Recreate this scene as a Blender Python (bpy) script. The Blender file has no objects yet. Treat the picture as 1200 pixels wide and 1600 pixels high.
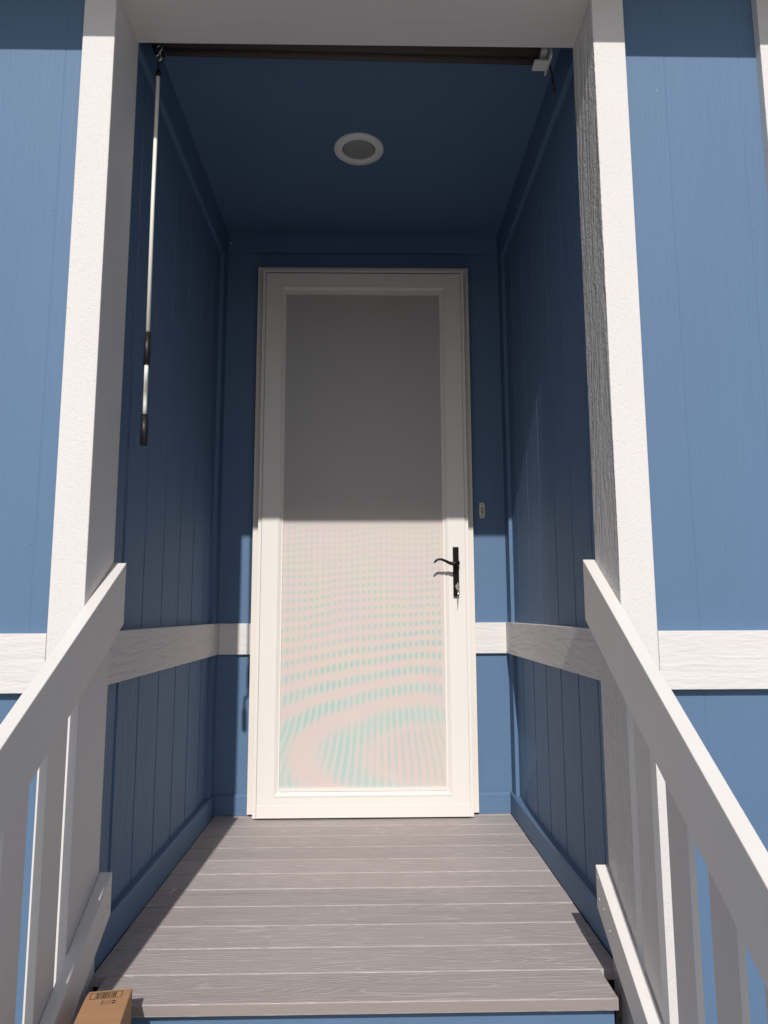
import bpy, bmesh, math, random
from mathutils import Vector, Matrix
random.seed(7)
S = bpy.context.scene
COL = S.collection
R = math.radians

# ------------------------------------------------------------------ camera
cam_d = bpy.data.cameras.new("camera"); cam = bpy.data.objects.new("camera", cam_d); COL.objects.link(cam)
CF = Vector((0.01965885, 0.99020144, 0.13825567)); CR = Vector((0.9998062, -0.01932582, -0.00375086)); CU = Vector((0.00104221, -0.13830261, 0.98038947))
CU = CR.cross(CF)
cam.matrix_world = Matrix(((CR.x, CU.x, -CF.x, 0.0244), (CR.y, CU.y, -CF.y, -2.834), (CR.z, CU.z, -CF.z, 0.7585), (0, 0, 0, 1)))
cam_d.sensor_fit = 'HORIZONTAL'; cam_d.sensor_width = 36.0; cam_d.lens = 1126.9 / 1200 * 36
cam_d.clip_start = 0.02; cam_d.clip_end = 400
S.camera = cam

# ------------------------------------------------------------------ light
SUN = Vector((0.056, 1.0, -0.7405)).normalized()
EL = math.asin(-SUN.z); AZ = math.atan2(-SUN.x, -SUN.y)
W = bpy.data.worlds.new("World"); S.world = W; W.use_nodes = True
nt = W.node_tree; nt.nodes.clear()
wo = nt.nodes.new('ShaderNodeOutputWorld'); bg = nt.nodes.new('ShaderNodeBackground'); sk = nt.nodes.new('ShaderNodeTexSky')
sk.sky_type = 'NISHITA'; sk.sun_disc = False; sk.sun_elevation = EL; sk.sun_rotation = AZ; sk.air_density = 1.0; sk.dust_density = 1.2; sk.ozone_density = 1.0
bg.inputs[1].default_value = 0.078
nt.links.new(sk.outputs[0], bg.inputs[0]); nt.links.new(bg.outputs[0], wo.inputs[0])
sd = bpy.data.lights.new("sun", 'SUN'); sd.energy = 3.85; sd.angle = R(0.53); sd.color = (1.0, 0.955, 0.90)
so = bpy.data.objects.new("sun", sd); COL.objects.link(so); so.location = (-1, -10, 8)
so.rotation_euler = SUN.to_track_quat('-Z', 'Y').to_euler()
S.view_settings.view_transform = 'Standard'; S.view_settings.look = 'None'
S.view_settings.exposure = 0.0; S.view_settings.gamma = 1.0; S.view_settings.use_curve_mapping = False
S.render.engine = 'CYCLES'
S.cycles.max_bounces = 8; S.cycles.diffuse_bounces = 4

# ------------------------------------------------------------------ materials
class MT:
    def __init__(s, name, base=(.5, .5, .5), rough=.5, spec=.5, metal=0.0):
        s.m = bpy.data.materials.new(name); s.m.use_nodes = True; s.t = s.m.node_tree
        s.b = s.t.nodes['Principled BSDF']
        s.b.inputs['Base Color'].default_value = (*base, 1); s.b.inputs['Roughness'].default_value = rough
        s.b.inputs['Specular IOR Level'].default_value = spec; s.b.inputs['Metallic'].default_value = metal
        s.tc = s.t.nodes.new('ShaderNodeTexCoord').outputs['Object']
    def n(s, ty, **kw):
        o = s.t.nodes.new(ty)
        for k, v in kw.items(): setattr(o, k, v)
        return o
    def put(s, sock, v):
        if hasattr(v, 'links') or isinstance(v, bpy.types.NodeSocket): s.t.links.new(v, sock)
        else: sock.default_value = v
    def map(s, scale, loc=(0, 0, 0), vec=None):
        o = s.n('ShaderNodeMapping'); s.put(o.inputs['Vector'], vec or s.tc); o.inputs['Scale'].default_value = scale; o.inputs['Location'].default_value = loc
        return o.outputs[0]
    def noise(s, vec, scale=1.0, detail=2.0, rough=.5, dist=0.0):
        o = s.n('ShaderNodeTexNoise'); s.put(o.inputs['Vector'], vec); o.inputs['Scale'].default_value = scale
        o.inputs['Detail'].default_value = detail; o.inputs['Roughness'].default_value = rough; o.inputs['Distortion'].default_value = dist
        return o.outputs[0]
    def math(s, op, a, b=0.0, c=0.0):
        o = s.n('ShaderNodeMath', operation=op)
        for i, v in enumerate((a, b, c)): s.put(o.inputs[i], v)
        return o.outputs[0]
    def remap(s, v, a, b, c, d, smooth=False):
        o = s.n('ShaderNodeMapRange'); o.interpolation_type = 'SMOOTHSTEP' if smooth else 'LINEAR'
        for i, x in enumerate((v, a, b, c, d)): s.put(o.inputs[i], x)
        return o.outputs[0]
    def mix(s, f, a, b, mode='MIX'):
        o = s.n('ShaderNodeMix', data_type='RGBA', blend_type=mode)
        s.put(o.inputs[0], f)
        s.put(o.inputs[6], (*a, 1) if isinstance(a, tuple) else a); s.put(o.inputs[7], (*b, 1) if isinstance(b, tuple) else b)
        return o.outputs[2]
    def bump(s, h, dist, strength=1.0, prev=None):
        o = s.n('ShaderNodeBump'); s.put(o.inputs['Height'], h); o.inputs['Distance'].default_value = dist; o.inputs['Strength'].default_value = strength
        if prev is not None: s.put(o.inputs['Normal'], prev)
        s.put(s.b.inputs['Normal'], o.outputs[0]); return o.outputs[0]
    def color(s, c): s.put(s.b.inputs['Base Color'], c)
    def sep(s, vec=None):
        o = s.n('ShaderNodeSeparateXYZ'); s.put(o.inputs[0], vec or s.tc); return o.outputs

def grain_height(M, axis, across=180.0, along=9.0, rings=11.0, ramp=.9):
    """embossed wood grain running along axis: long fibres plus wandering cathedral rings"""
    sc = [across] * 3; sc[axis] = along
    fib = M.noise(M.map(tuple(sc)), 1.0, 3.0, .65, .4)
    sc2 = [14.0] * 3; sc2[axis] = 1.6
    cat = M.noise(M.map(tuple(sc2)), 1.0, 2.0, .5, .6)
    ring = M.math('PINGPONG', M.math('MULTIPLY', cat, rings), .5)
    return M.math('ADD', M.math('MULTIPLY', fib, 1.0), M.math('MULTIPLY', ring, ramp))

def grain_mat(name, base, axis, dist, rough=.6, across=180., along=9., vary=.05, rings=11., spec=.3, fleck=None, ramp=.9):
    if base is BLUE: spec, rough = .35, .62
    M = MT(name, base, rough, spec)
    h = grain_height(M, axis, across, along, rings, ramp)
    big = M.noise(M.map((2.2, 2.2, 1.1)), 1.0, 3.0)
    c = M.mix(M.remap(big, .3, .7, 0, 1), tuple(x * (1 - vary) for x in base), tuple(min(1, x * (1 + vary)) for x in base))
    c = M.mix(M.remap(h, .4, 1.1, vary * 1.4, 0), c, tuple(x * .55 for x in base))
    if fleck:
        f1 = M.noise(M.map((60, 60, 22)), 1.0, 4.0, .7, .8); f2 = M.noise(M.map((3.0, 3.0, 1.6), (4, 1, 2)), 1.0, 1.0)
        fm = M.math('MULTIPLY', M.remap(f1, .715, .75, 0, 1), M.remap(f2, .52, .62, 0, 1))
        c = M.mix(M.math('MULTIPLY', fm, .8), c, fleck)
    M.color(c)
    M.bump(h, dist)
    return M.m

def pebble_mat(name, base, dist=.0006):
    M = MT(name, base, .7, .3)
    n1 = M.noise(M.map((240, 240, 190)), 1.0, 3.0, .6)
    n2 = M.noise(M.map((150, 150, 120), (3, 1, 0)), 1.0, 2.0, .6, .6)
    pit = M.remap(n2, .34, .44, 0.0, 1.0)
    h = M.math('ADD', M.math('MULTIPLY', n1, 1.0), M.math('MULTIPLY', pit, .35))
    g = M.noise(M.map((9, 9, 3)), 1.0, 3.0)
    c = M.mix(M.remap(g, .3, .7, 0, 1), tuple(x * .965 for x in base), base)
    specks = M.remap(M.noise(M.map((110, 110, 90), (7, 7, 7)), 1.0, 1.0), .77, .81, 0, .4)
    M.color(M.mix(specks, c, (.30, .28, .26)))
    M.bump(h, dist)
    return M.m

WHITE = (.67, .648, .64)
BLUE = (.098, .174, .294)
m_blue_v = grain_mat('blue_painted_siding', BLUE, 2, .0005, .58, 190, 8, .05, 7, fleck=(.42, .50, .60), ramp=.6)
m_blue_side = grain_mat('blue_painted_porch_siding', BLUE, 2, .0030, .6, 75, 14, .06, 9, ramp=.6)
m_blue_x = grain_mat('blue_painted_trim_across', BLUE, 0, .0007, .6, 130, 9, .06, 8)
m_blue_y = grain_mat('blue_painted_trim_deep', BLUE, 1, .0007, .6, 130, 9, .06, 8)
m_blue_plain = grain_mat('blue_painted_smooth_board', BLUE, 2, .0003, .55, 120, 10, .04, 4)
m_ceiling = grain_mat('blue_painted_ceiling', BLUE, 0, .0004, .6, 150, 9, .05, 6)
m_band_x = grain_mat('white_embossed_band_across', WHITE, 0, .0016, .6, 150, 26, .03, 5)
m_band_y = grain_mat('white_embossed_band_deep', WHITE, 1, .0045, .6, 150, 30, .03, 7)
m_post_front = pebble_mat('white_pebbled_post_paint', WHITE, .0009)
m_post_side = grain_mat('white_embossed_post_side', WHITE, 2, .0100, .5, 85, 60, .02, 6, ramp=.8)
m_post_side_smooth = grain_mat('white_smooth_post_side', WHITE, 2, .0010, .55, 120, 12, .02, 4, ramp=.4)
m_header = grain_mat('white_header_paint', WHITE, 0, .0006, .6, 120, 10, .03, 5)

def paint_mat(name, base, dist=.0003, rough=.5, dirt=.04):
    M = MT(name, base, rough, .4)
    a = M.noise(M.map((90, 90, 90)), 1.0, 3.0, .6); g = M.noise(M.map((6, 6, 6)), 1.0, 4.0, .6)
    c = M.mix(M.remap(g, .35, .7, 0, 1), tuple(x * (1 - dirt) for x in base), base)
    nick = M.remap(M.noise(M.map((55, 55, 55), (5, 2, 9)), 1.0, 2.0, .6), .755, .775, 0, .5)
    M.color(M.mix(nick, c, (.42, .38, .33)))
    M.bump(a, dist); return M.m
m_rail = paint_mat('white_painted_rail', (.69, .66, .64), .0003)
m_door_white = MT('white_door_enamel', (.74, .71, .67), .35, .5).m
m_zbar = MT('white_door_frame_enamel', (.74, .705, .665), .4, .5).m
m_casing = paint_mat('cream_door_casing', (.74, .69, .63), .0002, .5, .03)
m_black = MT('black_powder_coat', (.004, .004, .004), .3, .22).m
m_blackrub = MT('black_rubber_grip', (.012, .012, .014), .45, .4).m
m_steel = MT('bright_steel', (.62, .60, .56), .25, .5, 1.0).m
m_nail = MT('painted_nail_head', (.62, .60, .57), .5, .4).m
m_pole = MT('white_pole_enamel', (.80, .78, .70), .35, .5).m
m_bell = MT('beige_bell_plate', (.62, .58, .50), .4, .5).m
m_bellbtn = MT('tan_bell_button', (.34, .28, .20), .4, .5).m
m_ring = MT('white_light_ring', (.86, .84, .81), .5, .4).m
m_lens = MT('grey_light_lens', (.30, .30, .28), .45, .5).m
m_bracket = MT('white_plastic_bracket', (.72, .70, .66), .45, .4).m

def shade_mat():
    M = MT('dark_woven_shade', (.05, .043, .037), .8, .2)
    w = M.math('ADD', M.math('SINE', M.math('MULTIPLY', M.sep()[0], 900.0)), M.noise(M.map((60, 300, 300)), 1.0, 2.0))
    M.color(M.mix(M.remap(w, -1, 2, 0, 1), (.05, .044, .04), (.11, .097, .087))); return M.m
m_shade = shade_mat()

def deck_mat():
    base = (.40, .345, .315)
    M = MT('grey_composite_decking', base, .62, .35)
    # each board carries its own grain: offset the coordinates by a per-board random attribute
    at = M.n('ShaderNodeAttribute', attribute_name='board'); off = at.outputs['Fac']
    cb = M.n('ShaderNodeCombineXYZ'); M.put(cb.inputs[0], M.math('MULTIPLY', off, 37.0)); M.put(cb.inputs[1], M.math('MULTIPLY', off, 91.0)); M.put(cb.inputs[2], off)
    va = M.n('ShaderNodeVectorMath', operation='ADD'); M.put(va.inputs[0], M.tc); M.put(va.inputs[1], cb.outputs[0]); v = va.outputs[0]
    cat = M.noise(M.map((1.25, 17, 1), vec=v), 1.0, 1.2, .4, .35)
    wob = M.noise(M.map((9, 60, 1), vec=v), 1.0, 2.0)
    ph = M.math('ADD', M.math('MULTIPLY', cat, 23.0), M.math('MULTIPLY', wob, .55))
    line = M.remap(M.math('PINGPONG', ph, .5), .0, .17, 1.0, 0.0, True)
    fine = M.noise(M.map((11, 520, 1), vec=v), 1.0, 2.0, .6)
    ridg = M.remap(fine, .5, .68, 0, 1)
    h = M.math('ADD', M.math('MULTIPLY', line, 1.0), M.math('MULTIPLY', ridg, .5))
    big = M.noise(M.map((3, 6, 3)), 1.0, 4.0, .6)
    c = M.mix(M.remap(big, .3, .7, 0, 1), (.425, .378, .372), (.465, .415, .408))
    c = M.mix(M.math('MULTIPLY', line, .46), c, (.62, .565, .55))
    c = M.mix(M.remap(fine, .40, .60, .34, 0), c, (.22, .19, .175))
    tint = M.remap(off, 0, 1, .93, 1.05)
    cc = M.n('ShaderNodeVectorMath', operation='SCALE'); M.put(cc.inputs[0], c); M.put(cc.inputs['Scale'], tint)
    spk = M.remap(M.noise(M.map((130, 130, 130)), 1.0, 1.0), .80, .83, 0, .6)
    M.color(M.mix(spk, cc.outputs[0], (.66, .62, .58)))
    M.bump(h, .0007, .8); return M.m
m_deck = deck_mat()
def nosing_mat():
    M = MT('grey_composite_nosing', (.37, .32, .295), .8, .2)
    g = M.noise(M.map((4, 40, 40)), 1.0, 4.0, .6)
    M.color(M.mix(M.remap(g, .3, .7, 0, 1), (.262, .228, .217), (.285, .25, .238))); M.bump(M.noise(M.map((30, 200, 200)), 1.0, 2.0), .0003); return M.m
m_nosing = nosing_mat()

def screen_mat():
    """fine white insect mesh; the coloured bands are camera moire painted into its colour"""
    M = MT('woven_screen_mesh', (.62, .54, .50), .5, .6)
    X, Y, Z = M.sep()[:]
    nx = M.math('SUBTRACT', M.noise(M.map((3.4, 1, 2.4), (3, 0, 5)), 1.0, 1.0), .5)
    nx2 = M.math('SUBTRACT', M.noise(M.map((5.5, 1, 5.5), (9, 0, 1)), 1.0, 1.0), .5)
    # rows of spots follow ellipses centred near the foot of the hinge-free side
    dx = M.math('SUBTRACT', X, .30); dz = M.math('ADD', M.math('SUBTRACT', Z, .225), M.math('MULTIPLY', nx, .045))
    pz = M.math('ADD', M.math('MULTIPLY', M.math('ADD', M.math('MULTIPLY', dz, dz), M.math('MULTIPLY', M.math('MULTIPLY', dx, dx), .145)), 172.0), 2.4)
    low = M.remap(Z, .60, .12, 0, 1, True)
    px = M.math('ADD', M.math('MULTIPLY', X, 2 * math.pi / .0225), M.math('MULTIPLY', low, M.math('SUBTRACT', M.math('MULTIPLY', nx2, 5.0), M.math('MULTIPLY', M.math('MULTIPLY', low, M.math('SUBTRACT', X, .06)), 62.0))))
    cx = M.math('MULTIPLY_ADD', M.math('COSINE', px), .5, .5); cz = M.math('MULTIPLY_ADD', M.math('COSINE', pz), .5, .5)
    ell = M.math('ADD', M.math('MULTIPLY', dz, dz), M.math('MULTIPLY', M.math('MULTIPLY', dx, dx), .145))
    cz = M.math('MAXIMUM', cz, M.remap(ell, .016, .006, 0.0, .60, True))
    dot = M.remap(M.math('MULTIPLY', M.math('ADD', cx, .25), M.math('ADD', cz, .12)), .30, 1.15, 0, 1, True)
    dot2 = M.math('MULTIPLY', M.math('SUBTRACT', 1.0, cx), M.math('SUBTRACT', 1.0, cz))
    fade = M.remap(Z, 1.04, 1.22, 1.0, 0.0, True)  # moire colour fades out at the eave's shadow line on the door
    fbot = M.remap(M.noise(M.map((5, 1, 4)), 1.0, 1.0), .3, .65, .45, 1.0)
    warm = M.mix(M.remap(Z, .45, .95, 0, 1), (.68, .57, .53), (.65, .58, .51))
    warm2 = M.mix(M.remap(M.noise(M.map((9, 1, 6), (2, 2, 2)), 1.0, 1.0), .4, .6, 0, 1), warm, (.67, .55, .55))
    teal = M.mix(M.remap(Z, .75, 1.0, 0, 1), (.28, .53, .47), (.38, .51, .52))
    amp = M.math('MULTIPLY', fade, M.math('MULTIPLY', M.math('MULTIPLY', M.remap(Z, .12, .45, .55, .82), M.remap(Z, .6, 1.05, 1.0, .72)), fbot))
    c = M.mix(M.math('MULTIPLY', fade, .8), (.41, .39, .385), warm2)  # shade painted in: same mesh, darker base above the shadow line
    swirl = M.math('MULTIPLY', M.remap(Z, .62, .34, 0, .5, True), M.math('MULTIPLY_ADD', M.math('COSINE', M.math('ADD', pz, M.math('MULTIPLY', nx2, 2.5))), .5, .5))
    c = M.mix(swirl, c, (.47, .60, .57))
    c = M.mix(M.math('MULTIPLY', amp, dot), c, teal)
    c = M.mix(M.math('MULTIPLY', M.math('MULTIPLY', fade, dot2), .22), c, (.68, .54, .42))
    wv = M.math('ADD', M.math('SINE', M.math('MULTIPLY', X, 1250.0)), M.math('SINE', M.math('MULTIPLY', Z, 1180.0)))
    c = M.mix(M.remap(wv, -2, 2, .10, 0), c, (.25, .22, .20))
    M.color(c); return M.m
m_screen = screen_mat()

def card_mat():
    M = MT('brown_cardboard', (.42, .235, .125), .75, .25)
    g = M.noise(M.map((8, 160, 8)), 1.0, 3.0, .6); s = M.noise(M.map((25, 25, 25)), 1.0, 4.0)
    c = M.mix(M.remap(g, .3, .7, 0, 1), (.395, .222, .118), (.45, .255, .136))
    M.color(M.mix(M.remap(s, .3, .7, .12, 0), c, (.30, .16, .08))); M.bump(g, .0002); return M.m
m_card = card_mat()
m_ink = MT('black_print_ink', (.012, .011, .010), .7, .2).m
m_tape = MT('clear_packing_tape', (.62, .60, .56), .25, .5).m

def ground_mat():
    M = MT('pale_concrete', (.22, .215, .21), .85, .2)
    a = M.noise(M.map((.7, .7, .7)), 1.0, 5.0, .6); b = M.noise(M.map((90, 90, 90)), 1.0, 3.0)
    c = M.mix(M.remap(a, .3, .7, 0, 1), (.27, .265, .26), (.35, .344, .336)); M.color(M.mix(M.remap(b, .35, .6, .3, 0), c, (.13, .125, .12))); M.bump(b, .002); return M.m
m_ground = ground_mat()
m_shingle = MT('grey_roof_shingle', (.12, .115, .11), .9, .2).m
m_dark = MT('dark_underside', (.02, .02, .022), .8, .2).m

# ------------------------------------------------------------------ mesh helpers
def BM(): return bmesh.new()
def box(bm, x0, x1, y0, y1, z0, z1, bev=0.0, seg=2, mat=0):
    vs = [bm.verts.new((x, y, z)) for x in (x0, x1) for y in (y0, y1) for z in (z0, z1)]
    idx = [(0, 1, 3, 2), (4, 6, 7, 5), (0, 4, 5, 1), (2, 3, 7, 6), (0, 2, 6, 4), (1, 5, 7, 3)]
    fs = [bm.faces.new([vs[i] for i in f]) for f in idx]
    for f in fs: f.material_index = mat
    if bev: bmesh.ops.bevel(bm, geom=list({e for f in fs for e in f.edges}), offset=bev, segments=seg, affect='EDGES', profile=.6)
    return fs
def prism(bm, poly, x0, x1, bev=0.0, axis=0):
    """poly of (a,b) extruded along axis from x0 to x1; axis 0: (y,z); 1: (x,z)"""
    def P(a, b, t): return (t, a, b) if axis == 0 else (a, t, b)
    A = [bm.verts.new(P(a, b, x0)) for a, b in poly]; B = [bm.verts.new(P(a, b, x1)) for a, b in poly]
    n = len(poly); fs = [bm.faces.new(A[::-1]), bm.faces.new(B)]
    for i in range(n): fs.append(bm.faces.new((A[i], A[(i + 1) % n], B[(i + 1) % n], B[i])))
    if bev: bmesh.ops.bevel(bm, geom=list({e for f in fs for e in f.edges}), offset=bev, segments=2, affect='EDGES', profile=.6)
def tube(bm, pts, r, n=14, cap=True):
    pts = [Vector(p) for p in pts]; rs = r if isinstance(r, (list, tuple)) else [r] * len(pts)
    rings = []; up = Vector((0, 0, 1))
    for i, p in enumerate(pts):
        d = (pts[min(i + 1, len(pts) - 1)] - pts[max(i - 1, 0)]).normalized()
        a = d.cross(up if abs(d.z) < .9 else Vector((1, 0, 0))).normalized()
        if rings:
            a = (pa - d * pa.dot(d)).normalized()
        pa = a; b = d.cross(a)
        rings.append([bm.verts.new(p + (a * math.cos(2 * math.pi * k / n) + b * math.sin(2 * math.pi * k / n)) * rs[i]) for k in range(n)])
    for i in range(len(rings) - 1):
        for k in range(n):
            f = bm.faces.new((rings[i][k], rings[i][(k + 1) % n], rings[i + 1][(k + 1) % n], rings[i + 1][k])); f.smooth = True
    if cap: bm.faces.new(rings[0][::-1]); bm.faces.new(rings[-1])
def lathe(bm, prof, c, n=40, axis=Vector((0, 0, 1)), closed=True):
    """prof list of (r, h) swept about axis through c"""
    q = axis.to_track_quat('Z', 'Y').to_matrix(); c = Vector(c); rings = []
    for r, h in prof:
        rings.append([bm.verts.new(c + q @ Vector((r * math.cos(2 * math.pi * k / n), r * math.sin(2 * math.pi * k / n), h))) for k in range(n)])
    for i in range(len(rings) - 1):
        for k in range(n):
            f = bm.faces.new((rings[i][k], rings[i][(k + 1) % n], rings[i + 1][(k + 1) % n], rings[i + 1][k])); f.smooth = True
    if closed: bm.faces.new(rings[0][::-1]); bm.faces.new(rings[-1])
def rings_rect(bm, rects):
    """mitred frame: rects of (x0,x1,z0,z1,y), bridged one to the next"""
    L = []
    for x0, x1, z0, z1, y in rects: L.append([bm.verts.new(p) for p in ((x0, y, z0), (x1, y, z0), (x1, y, z1), (x0, y, z1))])
    for a, b in zip(L, L[1:]):
        for k in range(4): bm.faces.new((a[k], a[(k + 1) % 4], b[(k + 1) % 4], b[k]))
def torus(bm, c, R0, r, nrm, n=24, m=8):
    q = Vector(nrm).to_track_quat('Z', 'Y').to_matrix(); c = Vector(c)
    pts = [[bm.verts.new(c + q @ Vector(((R0 + r * math.cos(2 * math.pi * j / m)) * math.cos(2 * math.pi * i / n), (R0 + r * math.cos(2 * math.pi * j / m)) * math.sin(2 * math.pi * i / n), r * math.sin(2 * math.pi * j / m)))) for j in range(m)] for i in range(n)]
    for i in range(n):
        for j in range(m):
            f = bm.faces.new((pts[i][j], pts[(i + 1) % n][j], pts[(i + 1) % n][(j + 1) % m], pts[i][(j + 1) % m])); f.smooth = True

def obj(name, bm, mats, parent=None, recalc=True):
    if recalc: bmesh.ops.recalc_face_normals(bm, faces=bm.faces)
    me = bpy.data.meshes.new(name); bm.to_mesh(me); bm.free()
    for m in (mats if isinstance(mats, (list, tuple)) else [mats]): me.materials.append(m)
    o = bpy.data.objects.new(name, me); COL.objects.link(o)
    if parent: attach(o, parent)
    return o
BASE = {}
def attach(o, parent):
    o.parent = parent
    o.matrix_parent_inverse = Matrix.Translation(-Vector(BASE.get(parent.name, (0, 0, 0))))
def thing(name, label, cat, loc=(0, 0, 0), group=None):
    o = bpy.data.objects.new(name, None); COL.objects.link(o); o.location = loc; o.empty_display_size = .05
    o['label'] = label; o['category'] = cat
    if group: o['group'] = group
    BASE[o.name] = loc
    return o
def tag(o, label, cat, group=None):
    o['label'] = label; o['category'] = cat
    if group: o['group'] = group
    return o
def struct(o): o['kind'] = 'structure'; return o

# ------------------------------------------------------------------ measures
YF, YB = -1.3267, -1.1672          # front and back face of the white corner posts
YS = YF + .0225                    # face of the front siding
XOL, XPL, XPR, XOR = -.6363, -.5628, .5481, .6225
XWL, XWR = -.587, .583             # porch side walls
BXL, BXR = -.565, .5607            # band and baseboard faces on them
YW = .045                          # back wall
ZB0, ZB1 = .5994, .7188            # band
ZH, ZC = 2.196, 2.345              # header underside, porch ceiling
GZ = -.62                          # ground

# ------------------------------------------------------------------ ground
bm = BM(); box(bm, -60, 60, -70, 40, GZ - .3, GZ)
struct(obj('ground', bm, m_ground))

# ------------------------------------------------------------------ house
H = thing('house', 'blue wood-sided house with white trim and a recessed porch around a white door', 'house', (0, 0, GZ))

def siding(name, u0, u1, z0, z1, plane, face, grooves, mat, gw=.007, gd=.004, thick=.02, wide=()):
    """grooved sheet; plane = coordinate of its face; face = 'front' (-y), 'left' wall (+x), 'right' wall (-x)"""
    prof = [(u0, 0)]
    for g in sorted(grooves):
        w = gw * (2.2 if g in wide else 1)
        prof += [(g - w / 2, 0), (g - w / 2 + .0012, gd), (g + w / 2 - .0012, gd), (g + w / 2, 0)]
    prof += [(u1, 0), (u1, thick), (u0, thick)]
    b = BM()
    def P(u, d, z):
        if face == 'front': return (u, plane + d, z)
        if face == 'left': return (plane - d, u, z)
        return (plane + d, u, z)
    lo = [b.verts.new(P(u, d, z0)) for u, d in prof]; hi = [b.verts.new(P(u, d, z1)) for u, d in prof]
    n = len(prof)
    for i in range(n): b.faces.new((lo[i], lo[(i + 1) % n], hi[(i + 1) % n], hi[i]))
    b.faces.new(lo); b.faces.new(hi[::-1])
    return obj(name, b, mat, H)
def gr(a, b, start, step):
    k = math.ceil((a + .01 - start) / step); out = []
    while start + k * step < b - .01: out.append(start + k * step); k += 1
    return out
SP = .178
siding('front_siding', -3.2, XOL + .03, ZB1 - .02, 2.42, YS, 'front', gr(-3.2, XOL - .01, -.682, SP), m_blue_v, .004, .0006)
siding('front_siding', -3.2, XOL + .03, GZ + .05, ZB0 + .02, YS, 'front', gr(-3.2, XOL - .01, -.682, SP), m_blue_v, .004, .0006)
siding('front_siding', XOR - .03, 3.2, ZB1 - .02, 2.42, YS, 'front', gr(XOR, 3.2, .722, SP), m_blue_v, .004, .0006)
siding('front_siding', XOR - .03, 3.2, GZ + .05, ZB0 + .02, YS, 'front', gr(XOR, 3.2, .722, SP), m_blue_v, .004, .0006)
GY = [-.155, -.331, -.507, -.688, -.868, -1.035]
siding('porch_side_wall', YB - .03, YW + .03, -.10, ZC + .05, XWL, 'left', GY, m_blue_side, .009, .005, wide=(-1.035,))
siding('porch_side_wall', YB - .03, YW + .03, -.10, ZC + .05, XWR, 'right', GY, m_blue_side, .009, .005)
bm = BM()
CX0, CX1, CZ1 = -.4385, .436, 2.186
box(bm, XWL - .01, CX0 + .02, YW, YW + .09, -.10, ZC + .04); box(bm, CX1 - .02, XWR + .01, YW, YW + .09, -.10, ZC + .04)
box(bm, CX0 + .0205, CX1 - .0205, YW, YW + .09, CZ1 - .03, ZC + .04)
obj('porch_back_wall', bm, m_blue_plain, H)
bm = BM(); box(bm, XWL - .03, XWR + .03, YB - .02, YW + .10, ZC, ZC + .03)
obj('porch_ceiling', bm, m_ceiling, H)
# crown trims
for x0, x1 in ((XWL - .005, -.571), (.567, XWR + .005)):
    bm = BM(); box(bm, x0, x1, YB + .002, YW - .001, 2.216, ZC + .004, .002); obj('ceiling_trim', bm, m_blue_y, H)
bm = BM(); box(bm, -.5705, .5665, YW - .017, YW + .01, 2.262, ZC + .003, .002); obj('ceiling_trim', bm, m_blue_x, H)
# square blue boards standing in the two back corners
for x0, x1 in ((XWL - .004, -.572), (.568, XWR + .004)):
    bm = BM(); box(bm, x0 + .001, x1, -.033, YW + .01, -.012, 2.2155, .0015); obj('corner_board', bm, m_blue_plain, H)
# white posts flanking the opening
for x0, x1 in ((XOL, XPL), (XPR, XOR)):
    bm = BM(); fs = box(bm, x0, x1, YF, YB, GZ, 2.44, .0026)
    for f in bm.faces:
        f.normal_update()
        f.material_index = 1 if abs(f.normal.x) > .75 else 0
    obj('porch_post', bm, [m_post_front, m_post_side if x0 > 0 else m_post_side_smooth], H)
bm = BM(); box(bm, XPL - .001, XPR + .001, YF + .003, YB - .003, ZH, 2.44, .0018); obj('header_beam', bm, m_header, H)
# white trim at the far right of the wall
bm = BM(); box(bm, .942, 1.03, YF + .001, YS + .01, GZ + .05, 2.43, .0018); obj('edge_trim', bm, m_post_front, H)
# waist band
def band(x0, x1, y0, y1, m):
    bm = BM(); box(bm, x0, x1, y0, y1, ZB0, ZB1, .0015); obj('waist_band', bm, m, H)
band(-3.2, XOL - .0008, YF + .0012, YS + .01, m_band_x); band(XOR + .0008, .9415, YF + .0012, YS + .01, m_band_x); band(1.0305, 3.2, YF + .0012, YS + .01, m_band_x)
band(XWL - .005, BXL, YB + .0008, YW - .0005, m_band_y); band(BXR, XWR + .005, YB + .0008, YW - .0005, m_band_y)
band(BXL + .0006, CX0 - .0008, YW - .016, YW + .006, m_band_x); band(CX1 + .0008, BXR - .0006, YW - .016, YW + .006, m_band_x)
# baseboards
def baseb(poly, a, b, axis, m):
    bm = BM(); prism(bm, poly, a, b, .001, axis); obj('baseboard', bm, m, H)
zt = .078
for s, xf, xw in ((1, BXL, XWL), (-1, BXR, XWR)):
    # slightly bevelled top edge facing the porch
    baseb([(xf, .0006), (xf, zt - .006), (xf - s * .005, zt), (xw - s * .005, zt), (xw - s * .005, .0006)], YB + .001, YW - .0008, 1, m_blue_y)
for x0, x1 in ((BXL + .0006, CX0 - .001), (CX1 + .001, BXR - .0006)):
    baseb([(YW - .012, .0008), (YW - .012, zt - .008), (YW - .004, zt - .001), (YW + .01, zt - .001), (YW + .01, .0008)], x0, x1, 0, m_blue_x)
# driven nails on the front siding and one screw by the porch ceiling
for x, z in ((.789, .893), (.712, .858), (-.690, .905), (-.688, 1.66), (.905, 1.62)):
    bm = BM(); lathe(bm, [(.0022, 0), (.0018, .0006)], (x, YS - .0001, z), 10, Vector((0, -1, 0))); obj('nail_head', bm, m_blue_plain, H)
bm = BM(); lathe(bm, [(.0040, 0), (.0032, .0016)], (-.558, YW - .0172, 2.30), 12, Vector((0, -1, 0))); obj('screw_head', bm, m_nail, H)
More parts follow.
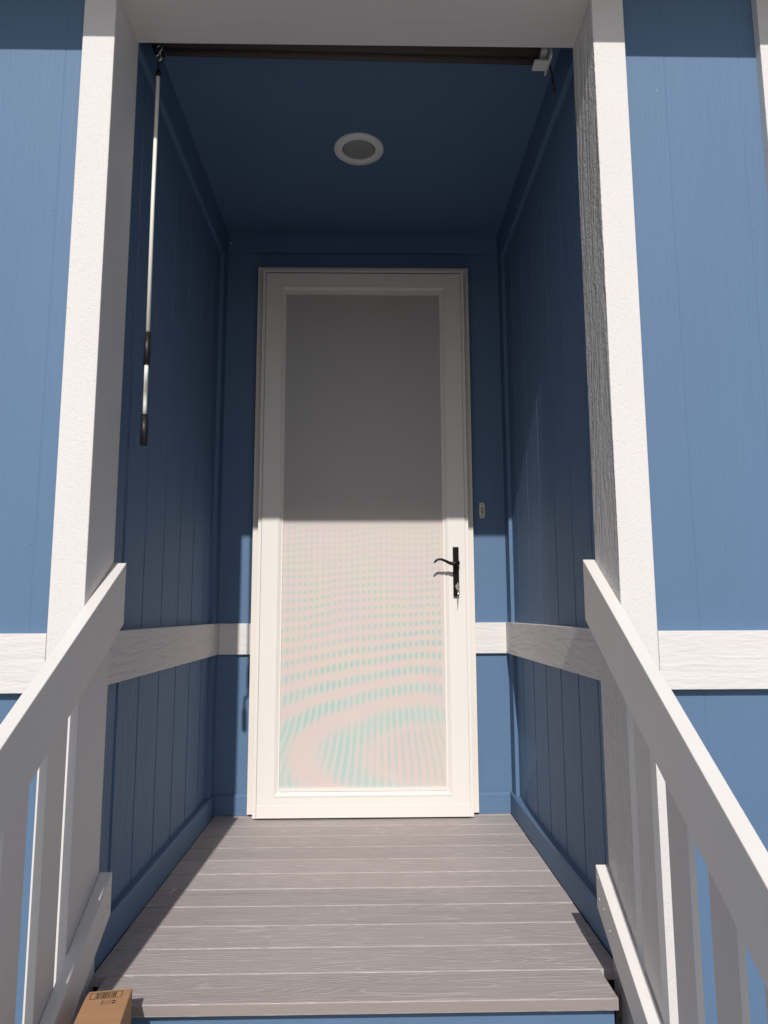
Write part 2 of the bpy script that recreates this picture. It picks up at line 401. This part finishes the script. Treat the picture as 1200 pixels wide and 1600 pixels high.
# roof and eave
bm = BM()
EY, EZ = -1.627, 2.299
prism(bm, [(EY, EZ), (EY, EZ + .14), (1.5, EZ + .14 + .9), (1.5, EZ + .9 - .02), (-1.30, EZ + .12), (-1.30, EZ)], -3.5, 3.5, 0, 0)
obj('roof', bm, [m_header], H)
bm = BM(); prism(bm, [(EY - .03, EZ + .141), (EY - .03, EZ + .165), (1.5, EZ + 1.075), (1.5, EZ + 1.045)], -3.55, 3.55, 0, 0); obj('roof_shingles', bm, m_shingle, H)

# ------------------------------------------------------------------ door casing and storm door
YD = -.035
bm = BM()
def casing_rects(x0, x1, z1, w, y0, y1, zb, b, bev=.0012):
    box(b, x0, x0 + w, y0, y1, zb, z1, bev); box(b, x1 - w, x1, y0, y1, zb, z1, bev); box(b, x0 + w + .0003, x1 - w - .0003, y0, y1, z1 - w, z1, bev)
casing_rects(CX0, CX1, CZ1, .030, .010, YW + .02, .010, bm)
obj('door_casing', bm, m_casing, H)
bm = BM(); casing_rects(-.4120, .4110, 2.158, .0132, -.029, .03, .006, bm, .001); 
box(bm, -.4135, .4125, -.006, .0095, .009, 2.1585, .001)
obj('door_frame', bm, m_zbar, H)
LX0, LX1, LZ0, LZ1 = -.3975, .3975, .0075, 2.139
G = (-.3135, .309, .113, 2.049)
MO = (-.3346, .3315, .083, 2.081)
bm = BM()
def rr(r, d, y): return (r[0] + d, r[1] - d, r[2] + d, r[3] - d, y)
LE = (LX0, LX1, LZ0, LZ1)
rings_rect(bm, [rr(LE, 0, -.008), rr(LE, 0, YD + .002), rr(LE, .002, YD), rr(MO, 0, YD), rr(MO, .0008, YD - .0022), rr(MO, .004, YD - .0022), rr(MO, .0048, YD + .001),
                rr(MO, .006, YD + .001), rr(MO, .016, YD + .008), rr(MO, .0172, YD + .008), rr(MO, .0176, YD + .0045), rr(G, -.001, YD + .0045), rr(G, -.0005, YD + .013), rr(G, .004, YD + .013)])
door = obj('storm_door', bm, m_door_white, H)
def dpart(name, bm, m): return obj(name, bm, m, door)
bm = BM(); box(bm, LX0 + .0012, LX1 - .0012, YD - .0016, YD + .004, LZ0 + .001, .052, .0008); dpart('bottom_sweep', bm, m_door_white)
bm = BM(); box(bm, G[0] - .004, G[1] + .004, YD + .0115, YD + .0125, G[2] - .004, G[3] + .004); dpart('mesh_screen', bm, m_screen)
bm = BM(); box(bm, -.40, .40, .0, .0085, .02, 2.14); obj('inner_door', bm, m_door_white, H)
# latch handle
bm = BM(); box(bm, .3465, .3690, YD - .014, YD, .820, 1.0105, .003, 3); plate = dpart('handle_plate', bm, m_black)
bm = BM()
lathe(bm, [(.013, 0), (.013, .010), (.0095, .013), (.0095, .030)], (.3585, YD - .014, .9470), 24, Vector((0, -1, 0)))
lp = [(.3640, -.086, .9465), (.3585, -.086, .9465), (.345, -.086, .9455), (.331, -.087, .9490), (.318, -.088, .9560), (.305, -.089, .9615), (.294, -.089, .9630), (.284, -.089, .9600), (.277, -.089, .9535), (.2735, -.089, .9480)]
# the lever stands proud of the leaf: bring its pixels back on to its own distance from the eye
lever = []
for x, y, z in lp:
    k = (2.834 + y) / (2.834 - .045); lever.append((.0244 + (x - .0244) * k, y, .7585 + (z - .7585) * k))
tube(bm, lever, [.0075, .0085, .0075, .0062, .0052, .0048, .0046, .0044, .0038, .0022], 14)
tube(bm, [(.3585, YD - .040, .9470), (lever[1][0], -.086, lever[1][2])], [.0085, .0085], 16)
dpart('lever_handle', bm, m_black)
bm = BM(); lathe(bm, [(.0085, 0), (.0085, .004), (.007, .0055)], (.3605, YD - .0135, .858), 24, Vector((0, -1, 0))); dpart('lock_cylinder', bm, m_steel)

K = thing('key', 'small steel key with ring hanging in the black door lock', 'key', (.3605, YD - .02, .82))
bm = BM(); box(bm, .3592, .3618, YD - .030, YD - .012, .8545, .8615, .0004); obj('key_blade', bm, m_steel, K)
bm = BM(); rings_rect(bm, [(.3540, .3675, .8465, .8635, YD - .030), (.3540, .3675, .8465, .8635, YD - .033), (.3570, .3645, .8500, .8605, YD - .033), (.3570, .3645, .8500, .8605, YD - .030), (.3540, .3675, .8465, .8635, YD - .030)])
box(bm, .3592, .3625, YD - .0325, YD - .030, .862, .870, .0005); obj('key_bow', bm, m_steel, K)
bm = BM(); torus(bm, (.3612, YD - .0325, .8425), .0065, .0009, (1, .25, 0)); obj('key_ring', bm, m_steel, K)
bm = BM(); tube(bm, [(.3612, YD - .034, .838), (.3616, YD - .033, .822), (.3612, YD - .030, .806), (.3612, YD - .028, .790)], [.0022, .0026, .0013, .0009], 8); obj('second_key', bm, m_steel, K)

# ------------------------------------------------------------------ door bell
D = thing('doorbell', 'small beige doorbell on the blue wall to the right of the door', 'doorbell', (.4770, YW, 1.166))
bm = BM(); px = .0105; pz = .0315; cx, cz = .4775, 1.166
poly = []
for k in range(9):
    t = -1 + 2 * k / 8; poly.append((cx + px + .0022 * (1 - t * t) - .0015, cz + pz * t))
poly += [(2 * cx - a, b) for a, b in reversed(poly)]
prism(bm, poly, YW - .006, YW + .001, .0014, 1); obj('bell_plate', bm, m_bell, D)
bm = BM(); box(bm, cx - .0045, cx + .0045, YW - .0085, YW - .005, cz - .015, cz + .015, .002); obj('bell_button', bm, m_bellbtn, D)
for z in (cz - .0245, cz + .0245):
    bm = BM(); lathe(bm, [(.0024, 0), (.0020, .0012)], (cx, YW - .0058, z), 12, Vector((0, -1, 0))); obj('screw', bm, m_black, D)

# ------------------------------------------------------------------ porch ceiling light
L = thing('ceiling_light', 'round recessed light with white ring in the blue porch ceiling', 'ceiling light', (-.012, -.539, ZC))
bm = BM(); lathe(bm, [(.086, 0), (.0858, -.003), (.082, -.0065), (.062, -.0085), (.058, -.0075), (.0560, .010), (.0555, .0)], (-.012, -.539, ZC), 64, closed=False); obj('trim_ring', bm, m_ring, L)
bm = BM(); lathe(bm, [(.0565, -.0005), (.048, -.003), (.030, -.0055), (.012, -.0068), (.001, -.007)], (-.012, -.539, ZC), 48); obj('lens', bm, m_lens, L)

# ------------------------------------------------------------------ porch deck
DK = thing('porch_deck', 'grey composite deck boards forming the porch floor before the door', 'deck', (0, -.6, GZ))
bm = BM(); lay = bm.verts.layers.float.new('board')
edges = [.16] + [-(.1038 + .1192 * k) + .1192 for k in range(12)]
def board(bm, x0, x1, y0, y1, z1, th, val, gap=.0045):
    n0 = set(bm.verts); box(bm, x0, x1, y0 + gap / 2, y1 - gap / 2, z1 - th, z1, .0022, 2)
    for vtx in bm.verts:
        if vtx not in n0: vtx[lay] = val
ys = [.1346] + [-(.1038 + .1192 * k) for k in range(-1, 11)]
for a, b in zip(ys, ys[1:]):
    x0, x1 = (-.5640, .5598) if b > -1.25 else (-.531, .5175)
    if b < -1.16 and b > -1.25: pass
    board(bm, x0 + random.uniform(-.001, .0), x1 + random.uniform(-.001, .0005), b, a, 0.0, .0233, random.random())
bm.normal_update()
for f in bm.faces:
    if f.normal.y < -.97 and f.calc_center_median().y < -1.29: f.material_index = 1
obj('deck_boards', bm, [m_deck, m_nosing], DK)
bm = BM(); box(bm, -.562, .556, -1.160, .13, -.12, -.026); obj('deck_joists', bm, m_dark, DK)
bm = BM(); box(bm, -.452, .5165, -1.263, -1.2505, -.155, -.0245, .001); obj('riser_board', bm, m_blue_x, DK)
bm = BM(); box(bm, -.530, .5160, -1.2505, -1.17, -.25, -.0255); obj('rim_joist', bm, m_dark, DK)

# ------------------------------------------------------------------ steps below the deck
bm = BM(); lay = bm.verts.layers.float.new('board')
for k in range(1, 4):
    z = -.155 * k; y1 = -1.268 - .258 * (k - 1)
    for j in range(2): board(bm, -.531, .5175, y1 - .1335 * (j + 1), y1 - .1335 * j, z, .0233, random.random())
struct(obj('steps', bm, m_deck))
bm = BM()
for k in range(1, 4):
    box(bm, -.528, .5145, -1.268 - .258 * k + .012, -1.268 - .258 * k + .028, -.155 * (k + 1) + (.0 if k < 3 else 0), -.155 * k - .0238)
struct(obj('step_risers', bm, m_blue_x))

# ------------------------------------------------------------------ stair railings
def railing(side, label):
    xi, xo = (-.5352, -.5628) if side < 0 else (.5200, .5481)
    sl = .602 if side < 0 else .640
    zt_, zb_ = (.8745, .735) if side < 0 else (.8800, .741)
    bt_, bb_ = (.2035, .117) if side < 0 else (.2080, .121)
    y0, y1 = -1.163, -2.42
    T = thing('stair_railing', label, 'railing', ((xi + xo) / 2, -2.4, GZ), 'white stair railings')
    xa, xb = min(xi, xo) + (.0004 if side < 0 else 0), max(xi, xo) - (.0004 if side > 0 else 0)
    def sloped(name, ztop, zbot, mat, yb0=y0, notch=.0):
        bm = BM()
        poly = [(yb0, ztop), (y1, ztop + sl * (y1 - yb0)), (y1, zbot + sl * (y1 - yb0))]
        if notch: poly += [(yb0 - notch * 1.0, zbot - sl * notch), (yb0, zbot)]
        else: poly += [(yb0, zbot)]
        prism(bm, poly, xa, xb, .0022); return obj(name, bm, mat, T)
    sloped('top_rail', zt_, zb_, m_rail); br = sloped('bottom_rail', bt_, bb_, m_rail)
    # upright boards fixed to the outer side of both rails
    ba, bb = (xo - .0190, xo - .0004) if side < 0 else (xo + .0004, xo + .0125)
    cen = -1.4155 if side < 0 else -1.3995
    hw = .0405
    bm = BM()
    def zz(y, z0): return z0 + sl * (y - y0)
    prism(bm, [(cen - hw, zz(cen - hw, zt_ - .065)), (cen - hw, zz(cen - hw, bb_ + .012)), (cen + hw, zz(cen + hw, bb_ + .012)), (cen + hw, zz(cen + hw, zt_ - .065))], ba, bb, .0015)
    b0 = obj('baluster', bm, m_rail, T)
    for k in range(1, 7):
        c = b0.copy(); COL.objects.link(c); c.parent = T; c.matrix_parent_inverse = b0.matrix_parent_inverse.copy(); c.location = (0, -.1492 * k, -.1492 * k * sl)
    # foot post on the ground
    bm = BM(); px0, px1 = (xo - .075, xo - .0006) if side < 0 else (xo + .0006, xo + .075)
    box(bm, px0, px1, -2.47, -2.395, GZ, .30, .003); box(bm, px0 - .008, px1 + .008, -2.478, -2.387, .3002, .318, .004); obj('newel_post', bm, m_rail, T)
    # nail heads
    spots = [(y, zz(y, (bt_ + bb_) / 2 + dz)) for y, dz in ((-1.178, .03), (-1.182, -.01), (-1.212, .0), (-1.245, -.008))]
    for y, z in spots:
        bm = BM(); lathe(bm, [(.0026, 0), (.0022, .0010)], (xi, y, z), 10, Vector((-side, 0, 0))); obj('nail_head', bm, m_nail, T)
    return T
railing(-1, 'white sloping stair railing on the left, fixed to the post beside the shade pole')
railing(1, 'white sloping stair railing on the right, with sunlit lower rail')

# ------------------------------------------------------------------ cardboard box
BXO = Vector((-.470, -1.40, -.155)); ang = R(8.5)
CB = thing('cardboard_box', 'narrow brown cardboard box with printed barcode standing on the top step', 'box', tuple(BXO))
RM = Matrix.Translation(Vector((-.5105, -1.3455, -.155))) @ Matrix.Rotation(ang, 4, 'Z')   # local: x along the short side, -y towards the steps
def cbobj(name, bm, m):
    bmesh.ops.transform(bm, matrix=RM, verts=bm.verts); return obj(name, bm, m, CB)
bw, bl, bh = .0815, .20, .2052
bm = BM(); box(bm, 0, bw, -bl, 0, .0006, bh, .0035, 4); cbobj('carton', bm, m_card)
bm = BM(); box(bm, bw - .0005, bw + .0005, -.19, -.055, .01, bh - .035, 0); cbobj('side_label', bm, m_tape)
bm = BM(); zt2 = bh + .0002
def ink(x0, x1, y0, y1): box(bm, x0, x1, y0, y1, zt2 - .0004, zt2)
bx0, bx1, by0, by1 = .009, .0665, -.0315, -.0085
for a in ((bx0, bx1, by1 - .0012, by1), (bx0, bx1, by0, by0 + .0012), (bx0, bx0 + .0012, by0 + .00125, by1 - .00125), (bx1 - .0012, bx1, by0 + .00125, by1 - .00125)): ink(*a)
x = bx0 + .0095; rb = random.Random(3)
while x < bx1 - .0105:
    w = rb.choice((.0006, .0006, .0011, .0017)); ink(x, x + w, by0 + .0025, by1 - .0025); x += w + rb.choice((.0007, .0009, .0014))
ink(.0345, .0362, -.0525, -.0395)
for yy in (-.0425, -.0495):
    ink(.0385, .0545, yy - .0005, yy + .0005)
    tri = [bm.verts.new(p) for p in ((.0535, yy - .0026, zt2), (.0615, yy, zt2), (.0535, yy + .0026, zt2))]; bm.faces.new(tri)
cbobj('printing', bm, m_ink)

# ------------------------------------------------------------------ roller shade behind the header
RS = thing('roller_shade', 'rolled-up dark woven shade hung behind the white header beam', 'roller shade', (0, -1.1, 2.2))
def ysh(x): return None
bm = BM(); tube(bm, [(-.520, -1.105, 2.268), (.478, -1.105, 2.253)], .026, 28); obj('shade_roll', bm, m_shade, RS)
bm = BM(); tube(bm, [(-.515, -1.090, 2.2405), (.47, -1.090, 2.2255)], .0100, 16); obj('bottom_bar', bm, m_shade, RS)
bm = BM(); box(bm, .4620, .5000, -1.115, -1.080, 2.2035, 2.2095, .0015); obj('bracket', bm, m_bracket, RS)
bm = BM(); box(bm, .4790, .4960, -1.128, -1.085, 2.225, 2.262, .002); box(bm, .5010, .5050, -1.135, -1.060, 2.205, 2.285, .001); obj('bracket', bm, m_bracket, RS)
bm = BM(); tube(bm, [(.506, -1.095, 2.215), (.512, -1.093, 2.190), (.5165, -1.091, 2.160), (.5195, -1.090, 2.135)], [.0022, .0026, .003, .0034], 8); obj('pull_cord', bm, m_blackrub, RS)
bm = BM(); box(bm, -.548, -.522, -1.135, -1.075, 2.235, 2.30, .002); obj('bracket', bm, m_black, RS)
bm = BM(); torus(bm, (-.5225, -1.128, 2.2180), .0085, .0022, (.3, 1, 0), 20, 8); torus(bm, (-.5215, -1.128, 2.2040), .0075, .0020, (1, .4, .2), 20, 8); torus(bm, (-.5225, -1.129, 2.1905), .0080, .0021, (.2, 1, .1), 20, 8); obj('hook_chain', bm, m_steel, RS)

# crank pole hanging on the hook: picture positions carried to each piece's own depth
F_, R_, U_ = CF, CR, CU; CC = Vector((0.0244, -2.834, 0.7585))
CP = thing('crank_pole', 'thin white crank pole with black grips hanging from the shade at left', 'crank pole', (-.5176, -1.13, 1.158))
def at(x, z, y):
    """a point measured on the plane y = -1.13, carried along its sight line to another depth"""
    k = (2.834 + y) / (2.834 - 1.13); return (.0244 + (x - .0244) * k, y, .7585 + (z - .7585) * k)
yp = -1.147
top, fer, sa, sb = at(-.5216, 2.152, yp), at(-.5222, 2.134, yp), at(-.5202, 1.4414, yp), at(-.5199, 1.3597, yp)
bm = BM(); tube(bm, [at(-.5224, 2.176, yp), top], .0018, 8); tube(bm, [top, fer], .0060, 14); obj('ferrule', bm, m_black, CP)
bm = BM(); tube(bm, [fer, at(-.5220, 1.80, yp), sa], .0049, 14); obj('upper_rod', bm, m_pole, CP)
bm = BM(); tube(bm, [(sa[0], sa[1], sa[2] + .0005), sb], .0078, 18); obj('sleeve', bm, m_blackrub, CP)
g0 = at(-.5193, 1.2343, -1.108); g1 = at(-.5178, 1.1590, -1.108)
bm = BM(); tube(bm, [sb, at(-.5199, 1.335, yp), at(-.5197, 1.318, -1.140), at(-.5195, 1.296, -1.121), at(-.5195, 1.280, -1.111), at(-.5194, 1.262, -1.108), g0], .0049, 14); obj('crank_arm', bm, m_pole, CP)
bm = BM(); tube(bm, [g0, g1], .0092, 18); obj('grip', bm, m_blackrub, CP)
c0 = at(-.5165, 2.185, yp); bm = BM(); torus(bm, c0, .0105, .0009, (.1, 1, 0), 22, 6); obj('cord_loop', bm, m_blackrub, CP)
bpy.context.view_layer.update()
